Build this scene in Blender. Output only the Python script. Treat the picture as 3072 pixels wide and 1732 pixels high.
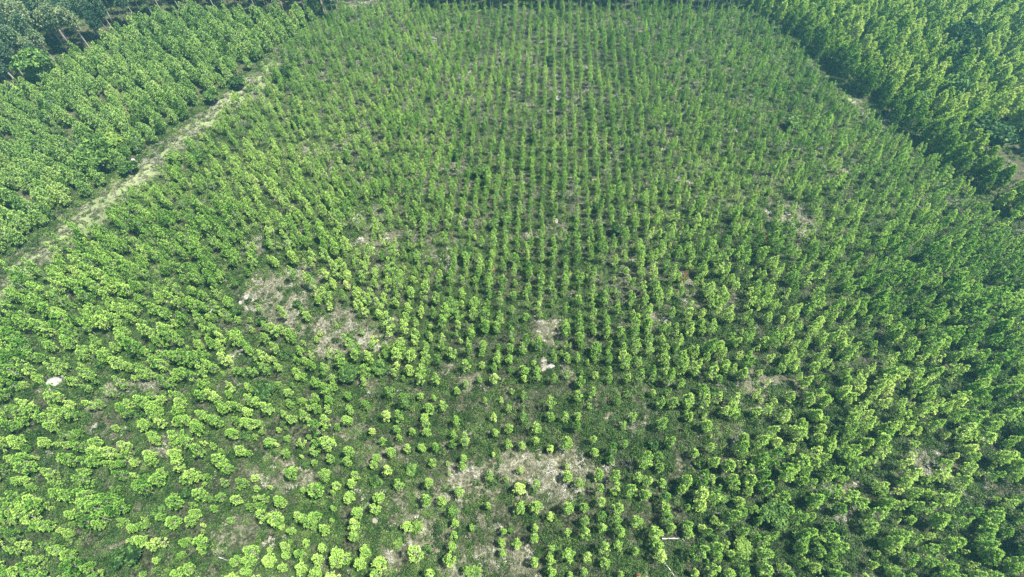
import bpy, math, random
import numpy as np

random.seed(7)
RNG = np.random.default_rng(11)
D = bpy.data
for o in list(D.objects):
    D.objects.remove(o)
SC = bpy.context.scene
COL = SC.collection

# ------------------------------------------------------------------ camera
FPX, W, HGT = 1515.0, 3072.0, 1732.0          # focal length in pixels of the full-size photograph
PITCH = math.radians(54.4)                    # below the horizon
CAMZ = 98.0
cam = D.objects.new("camera", D.cameras.new("camera"))
COL.objects.link(cam)
cam.data.sensor_width = 36.0
cam.data.lens = 36.0 * FPX / W
cam.data.clip_start = 0.5
cam.data.clip_end = 3000
cam.location = (0, 0, CAMZ)
cam.rotation_euler = (math.radians(90) - PITCH, 0, 0)
SC.camera = cam

# ------------------------------------------------------------------ world, sun, exposure
SUN_EL, SUN_AZ = math.radians(66), math.radians(96)     # azimuth clockwise from the viewing direction
world = D.worlds.new("World")
SC.world = world
world.use_nodes = True
wn = world.node_tree.nodes
bg = wn["Background"]
sky = wn.new("ShaderNodeTexSky")
sky.sky_type = 'NISHITA'
sky.sun_disc = False
sky.sun_elevation = SUN_EL
sky.sun_rotation = SUN_AZ
sky.air_density = 1.0
sky.dust_density = 1.5
world.node_tree.links.new(sky.outputs[0], bg.inputs[0])
bg.inputs[1].default_value = 0.060
sl = D.lights.new("sun", 'SUN')
sl.energy = 4.8
sl.angle = math.radians(5)
sl.color = (1.0, 0.955, 0.88)
sun = D.objects.new("sun", sl)
COL.objects.link(sun)
sd = (math.sin(SUN_AZ) * math.cos(SUN_EL), math.cos(SUN_AZ) * math.cos(SUN_EL), math.sin(SUN_EL))
from mathutils import Vector
sun.rotation_euler = Vector(sd).to_track_quat('Z', 'Y').to_euler()
sun.location = (60, 120, 200)
SC.view_settings.view_transform = 'Standard'
SC.view_settings.look = 'None'
SC.view_settings.gamma = 1
SC.view_settings.exposure = 2.1
SC.view_settings.use_curve_mapping = False
SC.cycles.max_bounces = 5
SC.cycles.diffuse_bounces = 3
SC.cycles.transmission_bounces = 3
SC.cycles.volume_bounces = 0
SC.cycles.transparent_max_bounces = 4
SC.cycles.use_denoising = True

# ------------------------------------------------------------------ geometry of the site
def ground(px, py, z=0.0):
    """a point of the full-size photograph, on the level z"""
    u, v = px - W / 2, py - HGT / 2
    d = (u, FPX * math.cos(PITCH) - v * math.sin(PITCH), -FPX * math.sin(PITCH) - v * math.cos(PITCH))
    t = (CAMZ - z) / -d[2]
    return d[0] * t, d[1] * t

def project(x, y, z=0.0):
    """numpy friendly: pixel and depth of a world point"""
    dz = z - CAMZ
    c, s = math.cos(PITCH), math.sin(PITCH)
    depth = y * c - dz * s
    up = y * s + dz * c
    return W / 2 + FPX * x / depth, HGT / 2 - FPX * up / depth, depth

_tab = RNG.random((256, 256))
def vnoise(x, y, s):
    x = np.asarray(x, float) / s + 500.3
    y = np.asarray(y, float) / s + 500.7
    xi, yi = np.floor(x).astype(int), np.floor(y).astype(int)
    fx, fy = x - xi, y - yi
    fx, fy = fx * fx * (3 - 2 * fx), fy * fy * (3 - 2 * fy)
    a, b = _tab[xi % 256, yi % 256], _tab[(xi + 1) % 256, yi % 256]
    c, d = _tab[xi % 256, (yi + 1) % 256], _tab[(xi + 1) % 256, (yi + 1) % 256]
    return (a * (1 - fx) + b * fx) * (1 - fy) + (c * (1 - fx) + d * fx) * fy

def height(x, y):
    return 0.9 * (vnoise(x, y, 37) - .5) + 0.35 * (vnoise(x, y, 9) - .5)

def side(px, py, a, b):
    """signed distance from the line a->b, positive to its left"""
    dx, dy = b[0] - a[0], b[1] - a[1]
    L = math.hypot(dx, dy)
    return (dx * (py - a[1]) - dy * (px - a[0])) / L

LE = ((-126.0, 77.0), (-70.5, 208.0))      # foot of the left stand, along the grassy track
RE = ((132.0, 86.0), (95.5, 207.0))        # foot of the right stand
OE = ((-161.5, 150.0), (-136.0, 196.0))    # edge of the old wood behind the left stand
FAR_Y = 205.0                              # end of the young plantation

def left_d(x, y):   # > 0 : inside the left stand
    return side(x, y, *LE) + 1.6 * (vnoise(x, y, 11) - .5)
def right_d(x, y):  # > 0 : inside the right stand
    return -side(x, y, *RE) + 3.0 * (vnoise(x, y, 13) - .5)
def old_d(x, y):
    return side(x, y, *OE) + 4 * (vnoise(x, y, 15) - .5)

# dry open patches, pixels of the 2576-wide view: x, y, rx, ry, strength
PATCH = [(700, 745, 110, 45, 1), (790, 800, 120, 45, .9), (880, 850, 120, 50, .9), (960, 610, 90, 35, .55), (1372, 840, 45, 40, 1),
         (1340, 1170, 130, 45, 1), (1240, 1210, 120, 50, .85), (1100, 1290, 120, 70, .8), (1180, 1400, 160, 50, .9), (1020, 1380, 90, 50, .9),
         (1450, 1220, 60, 45, .8), (1990, 560, 70, 35, .95), (2110, 420, 45, 18, .9), (310, 990, 80, 45, .9), (930, 540, 60, 20, .7),
         (650, 620, 40, 40, .8), (560, 520, 70, 30, .5), (1180, 940, 60, 30, .7), (930, 975, 30, 15, .9), (1360, 915, 30, 14, 1),
         (1740, 740, 35, 30, .9), (1860, 515, 60, 22, .8), (1660, 810, 30, 25, .7), (1560, 1050, 110, 30, .8), (1640, 980, 50, 20, .8),
         (1920, 985, 120, 40, .7), (720, 1200, 130, 40, .7), (960, 1140, 90, 30, .8), (600, 1340, 60, 60, .6), (300, 1380, 80, 40, .7),
         (240, 1085, 80, 40, .7), (400, 1130, 60, 25, .6), (140, 955, 35, 18, .9), (2120, 1250, 80, 40, .5), (2330, 1180, 70, 40, .7),
         (2090, 1300, 50, 30, .6), (2440, 1230, 60, 40, .5), (1500, 170, 50, 10, .7), (720, 700, 60, 25, .9), (1120, 640, 60, 30, .5),
         (820, 370, 90, 22, .55), (640, 770, 70, 25, .95), (580, 880, 40, 18, .8), (1730, 690, 20, 20, .8), (2000, 530, 60, 20, .6),
         (1500, 300, 30, 12, .6), (1400, 560, 60, 25, .5), (1300, 360, 50, 12, .5), (1870, 250, 60, 20, .4), (1010, 130, 90, 14, .35),
         (900, 10, 60, 8, .9), (2490, 400, 75, 35, 1.25), (2560, 440, 50, 35, 1.25), (540, 260, 40, 10, .5), (1810, 1090, 90, 30, .5), (880, 1080, 60, 30, .6), (1470, 960, 70, 20, .5)]
# thickets without open ground
THICK = [(420, 640, 200, 110), (200, 760, 160, 90), (120, 850, 120, 90), (1880, 640, 110, 40), (2400, 700, 170, 90), (2450, 850, 130, 90),
         (2200, 760, 110, 60), (560, 560, 80, 40), (820, 640, 60, 25), (1010, 330, 80, 30), (2080, 1300, 40, 60), (1930, 1210, 60, 50),
         (300, 1230, 140, 60), (2500, 1050, 100, 90), (2480, 1350, 110, 70)]
def _ell(l):
    out = []
    for p in l:
        px, py, rx, ry = [q * W / 2576 for q in p[:4]]
        cx, cy = ground(px, py)
        x2, _ = ground(px + rx, py)
        _, y2 = ground(px, py - ry)
        out.append((cx, cy, abs(x2 - cx), abs(y2 - cy), p[4] if len(p) > 4 else 1))
    return out
PATCH_W, THICK_W = _ell(PATCH), _ell(THICK)
def field(lst, x, y):
    x, y = np.asarray(x, float), np.asarray(y, float)
    jx = 5.0 * (vnoise(x, y, 6) - .5) + 3 * (vnoise(x + 77, y, 2.3) - .5)
    jy = 5.0 * (vnoise(x + 31, y + 50, 6) - .5) + 3 * (vnoise(x, y + 90, 2.3) - .5)
    m = np.zeros_like(x)
    for cx, cy, rx, ry, s in lst:
        q = ((x + jx - cx) / rx) ** 2 + ((y + jy - cy) / ry) ** 2
        m = np.maximum(m, s * np.clip(1.45 - 1.1 * q, 0, 1))
    return m
def dryness(x, y):
    return field(PATCH_W, x, y)
def thicket(x, y):
    return field(THICK_W, x, y)
def track(x, y):
    """1 on the grassy track along the left stand"""
    d = -side(x, y, *LE)
    t1 = np.clip(1 - np.abs(d - 6.2) / 6, 0, 1) ** .5 * (0.7 + .4 * vnoise(x, y, 6)) * np.clip((185 - np.asarray(y)) / 30, 0, 1)
    d2 = side(x, y, *RE)
    t2 = np.clip(1 - np.abs(d2 - 3.2) / 3, 0, 1) ** .5 * (0.3 + .6 * vnoise(x, y, 6)) * np.clip((24 - np.abs(np.asarray(y) - 150)) / 8, 0, 1)
    return np.clip(np.maximum(t1, t2), 0, 1)

# ------------------------------------------------------------------ materials
def nmat(name):
    m = D.materials.new(name)
    m.use_nodes = True
    m.node_tree.nodes.clear()
    return m, m.node_tree.nodes, m.node_tree.links

def ramp(n, stops):
    r = n.new("ShaderNodeValToRGB")
    e = r.color_ramp.elements
    while len(e) < len(stops):
        e.new(0.5)
    for k, (p, c) in enumerate(stops):
        e[k].position = p
        e[k].color = (*c, 1)
    return r

def leaf_material(name, stops, trans=0.35, patchy=0.35, rough=0.6, spec=0.18):
    """colour runs along the ramp with each plant's own value, the patch of land it grows in and the tint painted on each shoot"""
    m, n, l = nmat(name)
    oi = n.new("ShaderNodeObjectInfo")
    # object colour alpha below one carries a plant's own value, else it is random
    lt = n.new("ShaderNodeMath"); lt.operation = 'LESS_THAN'; lt.inputs[1].default_value = 0.985
    l.new(oi.outputs["Alpha"], lt.inputs[0])
    mx = n.new("ShaderNodeMix"); mx.data_type = 'FLOAT'
    ia = n.new("ShaderNodeAttribute"); ia.attribute_type = 'INSTANCER'; ia.attribute_name = "tnt"
    l.new(lt.outputs[0], mx.inputs[0]); l.new(ia.outputs["Fac"], mx.inputs[2]); l.new(oi.outputs["Alpha"], mx.inputs[3])
    nz = n.new("ShaderNodeTexNoise"); nz.inputs["Scale"].default_value = 0.045; nz.inputs["Detail"].default_value = 2
    l.new(oi.outputs["Location"], nz.inputs["Vector"])
    at = n.new("ShaderNodeAttribute"); at.attribute_name = "tint"
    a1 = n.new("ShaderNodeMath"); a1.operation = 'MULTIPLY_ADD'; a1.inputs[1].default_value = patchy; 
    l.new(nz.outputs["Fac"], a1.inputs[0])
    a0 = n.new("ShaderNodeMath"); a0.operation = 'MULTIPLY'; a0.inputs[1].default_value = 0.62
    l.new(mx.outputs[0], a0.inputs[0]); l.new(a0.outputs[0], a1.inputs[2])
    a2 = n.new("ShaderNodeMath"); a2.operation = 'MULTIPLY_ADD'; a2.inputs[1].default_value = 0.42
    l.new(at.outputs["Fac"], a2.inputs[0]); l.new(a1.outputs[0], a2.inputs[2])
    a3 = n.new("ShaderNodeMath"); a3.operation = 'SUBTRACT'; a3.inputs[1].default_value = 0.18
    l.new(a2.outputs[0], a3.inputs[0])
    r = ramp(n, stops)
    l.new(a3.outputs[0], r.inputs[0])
    p = n.new("ShaderNodeBsdfPrincipled")
    p.inputs["Roughness"].default_value = rough
    p.inputs["Specular IOR Level"].default_value = spec
    l.new(r.outputs[0], p.inputs["Base Color"])
    t = n.new("ShaderNodeBsdfTranslucent")
    hs = n.new("ShaderNodeHueSaturation"); hs.inputs["Saturation"].default_value = 1.1; hs.inputs["Value"].default_value = 1.15
    l.new(r.outputs[0], hs.inputs["Color"]); l.new(hs.outputs[0], t.inputs[0])
    ms = n.new("ShaderNodeMixShader"); ms.inputs[0].default_value = trans
    l.new(p.outputs[0], ms.inputs[1]); l.new(t.outputs[0], ms.inputs[2])
    o = n.new("ShaderNodeOutputMaterial")
    l.new(ms.outputs[0], o.inputs[0])
    return m

M = {}
M['pine'] = leaf_material("pine_needles", [(0.0, (.022, .078, .010)), (.20, (.072, .185, .022)), (.40, (.185, .335, .058)), (.66, (.365, .500, .118)), (1.0, (.57, .60, .22))], trans=.40, patchy=.25)
M['mid'] = leaf_material("grown_pine_needles", [(0.0, (.020, .062, .010)), (.25, (.075, .160, .030)), (.52, (.190, .310, .075)), (.9, (.30, .40, .11)), (1.0, (.44, .44, .16))], trans=.38)
M['tall'] = leaf_material("tall_pine_needles", [(0.0, (.010, .042, .005)), (.28, (.070, .165, .018)), (.52, (.235, .350, .060)), (1.0, (.42, .49, .15))], trans=.36)
M['old'] = leaf_material("old_wood_leaves", [(0.0, (.012, .036, .018)), (.4, (.045, .095, .045)), (.75, (.16, .22, .10)), (1.0, (.27, .27, .13))], trans=.25)
M['bush'] = leaf_material("bush_leaves", [(0.0, (.005, .018, .005)), (.15, (.022, .055, .012)), (.32, (.065, .125, .028)), (.6, (.13, .215, .045)), (.85, (.17, .22, .03)), (1.0, (.30, .26, .04))], trans=.25, patchy=.1, spec=.08)
M['shrub'] = leaf_material("undergrowth_leaves", [(0.0, (.006, .018, .004)), (.35, (.020, .050, .009)), (.7, (.070, .120, .026)), (1.0, (.24, .28, .09))], trans=.2)
M['grass'] = leaf_material("grass_blades", [(0.0, (.010, .020, .006)), (.35, (.032, .048, .016)), (.65, (.090, .100, .052)), (1.0, (.32, .315, .25))], trans=.3)
M['straw'] = leaf_material("dead_grass", [(0.0, (.065, .064, .036)), (.5, (.150, .150, .105)), (1.0, (.37, .37, .31))], trans=.2)
M['dead'] = leaf_material("dead_needles", [(0.0, (.10, .045, .022)), (1.0, (.30, .15, .08))], trans=.1)

def bark_material(name, c1, c2, sc=6):
    m, n, l = nmat(name)
    tc = n.new("ShaderNodeTexCoord")
    nz = n.new("ShaderNodeTexNoise"); nz.inputs["Scale"].default_value = sc; nz.inputs["Detail"].default_value = 4
    l.new(tc.outputs["Object"], nz.inputs["Vector"])
    r = ramp(n, [(.35, c1), (.65, c2)])
    l.new(nz.outputs["Fac"], r.inputs[0])
    p = n.new("ShaderNodeBsdfPrincipled"); p.inputs["Roughness"].default_value = .85
    l.new(r.outputs[0], p.inputs["Base Color"])
    b = n.new("ShaderNodeBump"); b.inputs["Strength"].default_value = .6; b.inputs["Distance"].default_value = .05
    l.new(nz.outputs["Fac"], b.inputs["Height"]); l.new(b.outputs[0], p.inputs["Normal"])
    o = n.new("ShaderNodeOutputMaterial"); l.new(p.outputs[0], o.inputs[0])
    return m
M['bark'] = bark_material("pine_bark", (.16, .13, .105), (.36, .32, .27))
M['pale'] = bark_material("pale_bark", (.30, .28, .25), (.58, .55, .50))
M['bleached'] = bark_material("bleached_wood", (.20, .19, .175), (.36, .35, .33), 4)
M['rock'] = bark_material("limestone", (.10, .097, .088), (.24, .232, .215), 1.9)
M['sand'] = bark_material("sandy_rock", (.09, .078, .062), (.17, .15, .128), 1.9)

def ground_material():
    m, n, l = nmat("grassy_soil")
    geo = n.new("ShaderNodeNewGeometry")
    dry = n.new("ShaderNodeAttribute"); dry.attribute_name = "dry"
    trk = n.new("ShaderNodeAttribute"); trk.attribute_name = "track"
    wod = n.new("ShaderNodeAttribute"); wod.attribute_name = "wood"
    def noise(s, d=5, rough=.6):
        q = n.new("ShaderNodeTexNoise"); q.inputs["Scale"].default_value = s; q.inputs["Detail"].default_value = d; q.inputs["Roughness"].default_value = rough
        l.new(geo.outputs["Position"], q.inputs["Vector"])
        return q
    fine, midn, big = noise(1.9, 7, .72), noise(.45, 4), noise(.07, 3)
    green = ramp(n, [(.38, (.004, .006, .003)), (.48, (.014, .019, .008)), (.59, (.048, .053, .027)), (.73, (.165, .160, .115))])
    l.new(fine.outputs["Fac"], green.inputs[0])
    tan = ramp(n, [(.32, (.018, .022, .010)), (.47, (.062, .063, .036)), (.59, (.145, .142, .098)), (.75, (.34, .33, .275))])
    l.new(fine.outputs["Fac"], tan.inputs[0])
    # how dry: the open patches, broken up
    s = n.new("ShaderNodeMath"); s.operation = 'MULTIPLY_ADD'; s.inputs[1].default_value = 1.5; 
    l.new(midn.outputs["Fac"], s.inputs[0]); s.inputs[2].default_value = -.62
    s2 = n.new("ShaderNodeMath"); s2.operation = 'MULTIPLY_ADD'; s2.inputs[1].default_value = .9
    l.new(big.outputs["Fac"], s2.inputs[0]); s2.inputs[2].default_value = -.60
    s3 = n.new("ShaderNodeMath"); s3.operation = 'ADD'; l.new(s.outputs[0], s3.inputs[0]); l.new(s2.outputs[0], s3.inputs[1])
    s4 = n.new("ShaderNodeMath"); s4.operation = 'ADD'; s4.use_clamp = True; l.new(s3.outputs[0], s4.inputs[0]); l.new(dry.outputs["Fac"], s4.inputs[1])
    m1 = n.new("ShaderNodeMix"); m1.data_type = 'RGBA'
    l.new(s4.outputs[0], m1.inputs[0]); l.new(green.outputs[0], m1.inputs[6]); l.new(tan.outputs[0], m1.inputs[7])
    tr = ramp(n, [(.3, (.10, .13, .05)), (.7, (.22, .25, .125))])
    l.new(fine.outputs["Fac"], tr.inputs[0])
    m2 = n.new("ShaderNodeMix"); m2.data_type = 'RGBA'
    l.new(trk.outputs["Fac"], m2.inputs[0]); l.new(m1.outputs[2], m2.inputs[6]); l.new(tr.outputs[0], m2.inputs[7])
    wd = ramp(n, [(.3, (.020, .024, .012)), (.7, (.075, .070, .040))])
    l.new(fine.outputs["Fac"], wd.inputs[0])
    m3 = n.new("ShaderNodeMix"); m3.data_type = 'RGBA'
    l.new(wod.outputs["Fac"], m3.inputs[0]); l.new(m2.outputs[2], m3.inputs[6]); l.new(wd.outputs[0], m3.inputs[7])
    p = n.new("ShaderNodeBsdfPrincipled"); p.inputs["Roughness"].default_value = .95; p.inputs["Specular IOR Level"].default_value = .1
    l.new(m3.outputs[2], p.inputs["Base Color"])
    b = n.new("ShaderNodeBump"); b.inputs["Strength"].default_value = 1; b.inputs["Distance"].default_value = .5
    l.new(fine.outputs["Fac"], b.inputs["Height"]); l.new(b.outputs[0], p.inputs["Normal"])
    o = n.new("ShaderNodeOutputMaterial"); l.new(p.outputs[0], o.inputs[0])
    return m
M['ground'] = ground_material()

# ------------------------------------------------------------------ mesh helpers
class MB:
    """collects faces of one or more materials"""
    def __init__(s):
        s.v, s.f, s.t, s.m = [], [], [], []
    def quad(s, a, b, c, d, tint=.5, mi=0):
        k = len(s.v)
        s.v += [a, b, c, d]; s.f.append((k, k + 1, k + 2, k + 3)); s.t += list(tint) if isinstance(tint, tuple) else [tint] * 4; s.m.append(mi)
    def tube(s, pts, radii, n=6, mi=0, tint=.5):
        k0 = len(s.v)
        P = [Vector(p) for p in pts]
        for i, p in enumerate(P):
            d = (P[min(i + 1, len(P) - 1)] - P[max(i - 1, 0)]).normalized()
            a = d.orthogonal().normalized(); b = d.cross(a)
            for j in range(n):
                q = 2 * math.pi * j / n
                s.v.append(tuple(p + (a * math.cos(q) + b * math.sin(q)) * radii[i])); s.t.append(tint)
        for i in range(len(P) - 1):
            for j in range(n):
                s.f.append((k0 + i * n + j, k0 + i * n + (j + 1) % n, k0 + (i + 1) * n + (j + 1) % n, k0 + (i + 1) * n + j)); s.m.append(mi)
        s.f.append(tuple(k0 + (len(P) - 1) * n + j for j in range(n))); s.m.append(mi)
    def add(s, o, mi=0):
        k = len(s.v)
        s.v += o.v; s.t += o.t
        s.f += [tuple(i + k for i in f) for f in o.f]; s.m += [mi] * len(o.f)
        return s
    def mesh(s, name, mats, smooth=False):
        me = D.meshes.new(name)
        me.from_pydata([tuple(p) for p in s.v], [], s.f)
        a = me.attributes.new("tint", 'FLOAT', 'POINT')
        a.data.foreach_set("value", np.array(s.t, dtype=np.float32))
        for q in mats:
            me.materials.append(q)
        me.polygons.foreach_set("material_index", s.m)
        if smooth:
            me.polygons.foreach_set("use_smooth", [True] * len(me.polygons))
        me.update()
        return me

def rv(r):
    while True:
        v = Vector((r.uniform(-1, 1), r.uniform(-1, 1), r.uniform(-1, 1)))
        if .05 < v.length < 1:
            return v.normalized()

def tuft(mb, c, axis, rad, n, r, tint=.5, spread=.85, wid=.17):
    """a shoot tip: a brush of needle bundles round c, opening along axis"""
    c, axis = Vector(c), Vector(axis).normalized()
    for _ in range(int(n * 1.45)):
        d = (axis * r.uniform(.15, 1.1) + rv(r) * spread).normalized()
        L = rad * r.uniform(.75, 1.1)
        w = d.cross(rv(r)).normalized() * rad * wid * r.uniform(.7, 1.3)
        a, m, t = c + d * rad * .05, c + d * L * .62, c + d * L
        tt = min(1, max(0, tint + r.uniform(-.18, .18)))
        mb.quad(tuple(a), tuple(m + w), tuple(t), tuple(m - w), (tt - .55, tt, tt + .4, tt))  # shaded heart and bright lit tips of the brush are painted in by tint

def pine(seed, H, base, R, nwh, nb, trad, nbl, profile, trunk_r, rise=.35, lean=.03, side=.75):
    """returns crown and trunk builders. profile(t): relative radius, t from crown foot to tip"""
    r = random.Random(seed)
    cr, tr = MB(), MB()
    lx, ly = r.uniform(-lean, lean) * H, r.uniform(-lean, lean) * H
    ax = lambda z: Vector((lx * (z / H) ** 2, ly * (z / H) ** 2, z))
    zs = [0, H * .25, H * .5, H * .75, H * .97]
    tr.tube([ax(z) - Vector((0, 0, .3 if z == 0 else 0)) for z in zs], [trunk_r, trunk_r * .85, trunk_r * .62, trunk_r * .36, trunk_r * .1], 6)
    for w in range(nwh):
        t = (w + r.uniform(-.25, .25)) / nwh
        t = max(0, t)
        z = base + (H - base) * t * .96
        rr = R * profile(t)
        k = max(2, int(round(nb * (.55 + .6 * profile(t)) + r.uniform(-1, 1))))
        a0 = r.uniform(0, 6.28)
        for b in range(k):
            if r.random() < .1:
                continue
            a = a0 + 6.283 * b / k + r.uniform(-.35, .35)
            L = rr * r.uniform(.7, 1.15)
            p0 = ax(z)
            up = rise * L + r.uniform(0, .15) * L
            mid = p0 + Vector((math.cos(a) * L * .55, math.sin(a) * L * .55, up * .3))
            tip = p0 + Vector((math.cos(a) * L, math.sin(a) * L, up))
            tr.tube([p0, mid, tip], [trunk_r * .28, trunk_r * .18, trunk_r * .08], 3)
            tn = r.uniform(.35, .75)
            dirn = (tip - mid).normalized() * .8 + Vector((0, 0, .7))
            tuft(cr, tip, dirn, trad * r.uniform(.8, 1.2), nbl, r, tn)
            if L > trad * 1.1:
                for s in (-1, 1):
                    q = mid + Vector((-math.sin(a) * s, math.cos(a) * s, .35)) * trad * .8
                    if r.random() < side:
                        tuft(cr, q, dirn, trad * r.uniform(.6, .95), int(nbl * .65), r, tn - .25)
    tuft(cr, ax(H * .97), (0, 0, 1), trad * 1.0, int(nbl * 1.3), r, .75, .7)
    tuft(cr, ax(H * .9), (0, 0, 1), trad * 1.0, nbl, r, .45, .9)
    return cr, tr

def broadleaf(seed, H, R, nl, nclump, per, leaf, trunk_r, flat=.75):
    """a rounded crown of leaf clumps carried on several limbs"""
    r = random.Random(seed)
    cr, tr = MB(), MB()
    lobes = []
    zc = H - R * flat
    for _ in range(nl):
        a, q = r.uniform(0, 6.28), R * .55 * math.sqrt(r.random())
        lobes.append((Vector((math.cos(a) * q * 1.25, math.sin(a) * q * 1.25, max(R * .3, zc + r.uniform(-.45, .35) * R))), R * r.uniform(.26, .5)))
    tr.tube([(0, 0, -.3), (0, 0, H * .3), (0.05 * R, 0, H * .55)], [trunk_r, trunk_r * .8, trunk_r * .45], 6)
    for c, lr in lobes:
        tr.tube([(0, 0, H * .2), tuple(c * .6 + Vector((0, 0, H * .08))), tuple(c)], [trunk_r * .5, trunk_r * .3, trunk_r * .1], 4)
        for _ in range(nclump):
            d = rv(r)
            if d.z < -.25:
                d.z *= -.6
            p = c + Vector((d.x, d.y, d.z * flat)) * lr * r.uniform(.72, 1.08)
            if p.z < .1:
                p.z = .1
            tn = r.uniform(0, 1)
            for _k in range(per):
                q = p + rv(r) * leaf * r.uniform(.4, 1.5)
                n1 = (d + rv(r) * .9).normalized()
                u = n1.orthogonal().normalized() * leaf * r.uniform(.5, .9)
                v = n1.cross(u).normalized() * leaf * r.uniform(.4, .8)
                cr.quad(tuple(q - u), tuple(q + v), tuple(q + u), tuple(q - v), min(1, max(0, tn + r.uniform(-.2, .2))))
    return cr, tr

# ------------------------------------------------------------------ prototypes (meshes only)
cone = lambda t: (1 - t) ** .8 * min(1, .45 + 2.2 * t)
flame = lambda t: max(.12, (1 - t) ** .65) * min(1, .55 + 1.8 * t)
YOUNG = []
for k in range(14):
    r = random.Random(100 + k)
    H = r.uniform(3.5, 5.5)
    c, t = pine(200 + k, H, H * r.uniform(.16, .26), r.uniform(.68, .98), r.choice((5, 6, 7)), r.choice((3.4, 4.2, 5)), r.uniform(.30, .38), 20, cone, .05, rise=.55, side=.3, lean=.06)
    YOUNG.append((c, t, H))
YOUNGM = [(c.mesh("young_pine_crown", [M['pine']]), t.mesh("young_pine_trunk", [M['bark']]), H) for c, t, H in YOUNG]
MID = []
for k in range(7):
    r = random.Random(300 + k)
    H = r.uniform(5.2, 6.8)
    c, t = pine(400 + k, H, H * .14, r.uniform(1.15, 1.6), 8, 5, .55, 18, flame, .12, rise=.3)
    MID.append((c, t, H))
MIDM = [(c.mesh("grown_pine_crown", [M['mid']]), t.mesh("grown_pine_trunk", [M['pale']]), H) for c, t, H in MID]
TALL = []
for k in range(7):
    r = random.Random(500 + k)
    H = r.uniform(7.8, 9.8)
    c, t = pine(600 + k, H, H * .13, r.uniform(1.6, 2.1), 9, 6, .70, 18, flame, .17, rise=.4)
    TALL.append((c, t, H))
TALLM = [(c.mesh("tall_pine_crown", [M['tall']]), t.mesh("tall_pine_trunk", [M['bark']]), H) for c, t, H in TALL]
OLD = []
for k in range(6):
    r = random.Random(700 + k)
    H = r.uniform(14, 18)
    c, t = pine(800 + k, H, H * .5, r.uniform(2.6, 3.4), 8, 9, .85, 15, lambda q: max(.2, (1 - q) ** .5) * min(1, .6 + 1.5 * q), .26, rise=.3, lean=.06)
    OLD.append((c, t, H))
OLDM = [(c.mesh("old_tree_crown", [M['old']]), t.mesh("old_tree_trunk", [M['bark']]), H) for c, t, H in OLD]
BUSH = []
for k in range(6):
    r = random.Random(900 + k)
    c, t = broadleaf(950 + k, 2.0, 1.15, 9, 15, 9, .19, .07)
    BUSH.append((c, t, 2.0))
BUSHM = [(c.mesh("bush_foliage", [M['bush']]), t.mesh("bush_stem", [M['bark']]), H) for c, t, H in BUSH]
BIG = []
for k in range(4):
    c, t = broadleaf(990 + k, 8.0, 3.2, 15, 30, 9, .42, .2, .8)
    BIG.append((c, t, 8.0))
BIGM = [(c.mesh("broadleaf_crown", [M['bush']]), t.mesh("broadleaf_trunk", [M['pale']]), H) for c, t, H in BIG]

def patch_shrub(seed, R, n, h, leaf):
    """a low mat of leaves"""
    r = random.Random(seed)
    mb = MB()
    sub = [(r.uniform(-.6, .6) * R, r.uniform(-.6, .6) * R, r.uniform(.3, .6) * R, r.uniform(.5, 1) * h) for _ in range(5)]
    for _ in range(n):
        cx, cy, cr_, ch = r.choice(sub)
        a, q = r.uniform(0, 6.28), math.sqrt(r.random())
        p = Vector((cx + math.cos(a) * q * cr_, cy + math.sin(a) * q * cr_, ch * (1 - .7 * q * q) * r.uniform(.6, 1.1) + .02))
        nn = (Vector((0, 0, .8)) + rv(r)).normalized()
        u = nn.orthogonal().normalized() * leaf * r.uniform(.6, 1.2)
        v = nn.cross(u).normalized() * leaf * r.uniform(.4, .9)
        mb.quad(tuple(p - u), tuple(p + v), tuple(p + u), tuple(p - v), r.uniform(.1, .9))
    return mb
def patch_grass(seed, R, n, h):
    r = random.Random(seed)
    mb = MB()
    wind = Vector((r.uniform(-1, 1), r.uniform(-1, 1), 0)) * .7
    cl = [(r.uniform(-.8, .8) * R, r.uniform(-.8, .8) * R) for _ in range(5)]
    for _ in range(n):
        cx, cy = r.choice(cl)
        p = Vector((cx + r.gauss(0, .18) * R, cy + r.gauss(0, .18) * R, -.02))
        d = (Vector((r.uniform(-1, 1), r.uniform(-1, 1), .75)) + wind).normalized()
        L = h * r.uniform(.6, 1.3)
        w = d.cross(Vector((0, 0, 1))).normalized() * .045 * r.uniform(.7, 1.4)
        m = p + d * L * .55
        e = p + d * L + Vector((0, 0, -.2 * L))
        mb.quad(tuple(p - w * .5), tuple(m + w), tuple(e), tuple(m - w), r.uniform(0, 1))
    return mb

# ------------------------------------------------------------------ scene-tree helpers
def prop(o, label=None, cat=None, group=None, kind=None):
    if label: o['label'] = label
    if cat: o['category'] = cat
    if group: o['group'] = group
    if kind: o['kind'] = kind
    return o
def obj(name, me, parent=None, loc=None):
    o = D.objects.new(name, me)
    COL.objects.link(o)
    if parent: o.parent = parent
    if loc: o.location = loc
    return o
def tree_thing(name, protos, k, x, y, scale, rot, tint, label, cat, group, parts=("trunk", "crown")):
    crown, trunk, H = protos[k % len(protos)]
    e = D.objects.new(name, None)
    e.empty_display_size = .5
    COL.objects.link(e)
    e.location = (x, y, float(height(x, y)))
    e.rotation_euler = (0, 0, rot)
    e.scale = scale
    prop(e, label, cat, group)
    t = obj(parts[0], trunk, e)
    c = obj(parts[1], crown, e)
    c.color = (1, 1, 1, min(.96, max(0.0, tint)))
    return e

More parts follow.
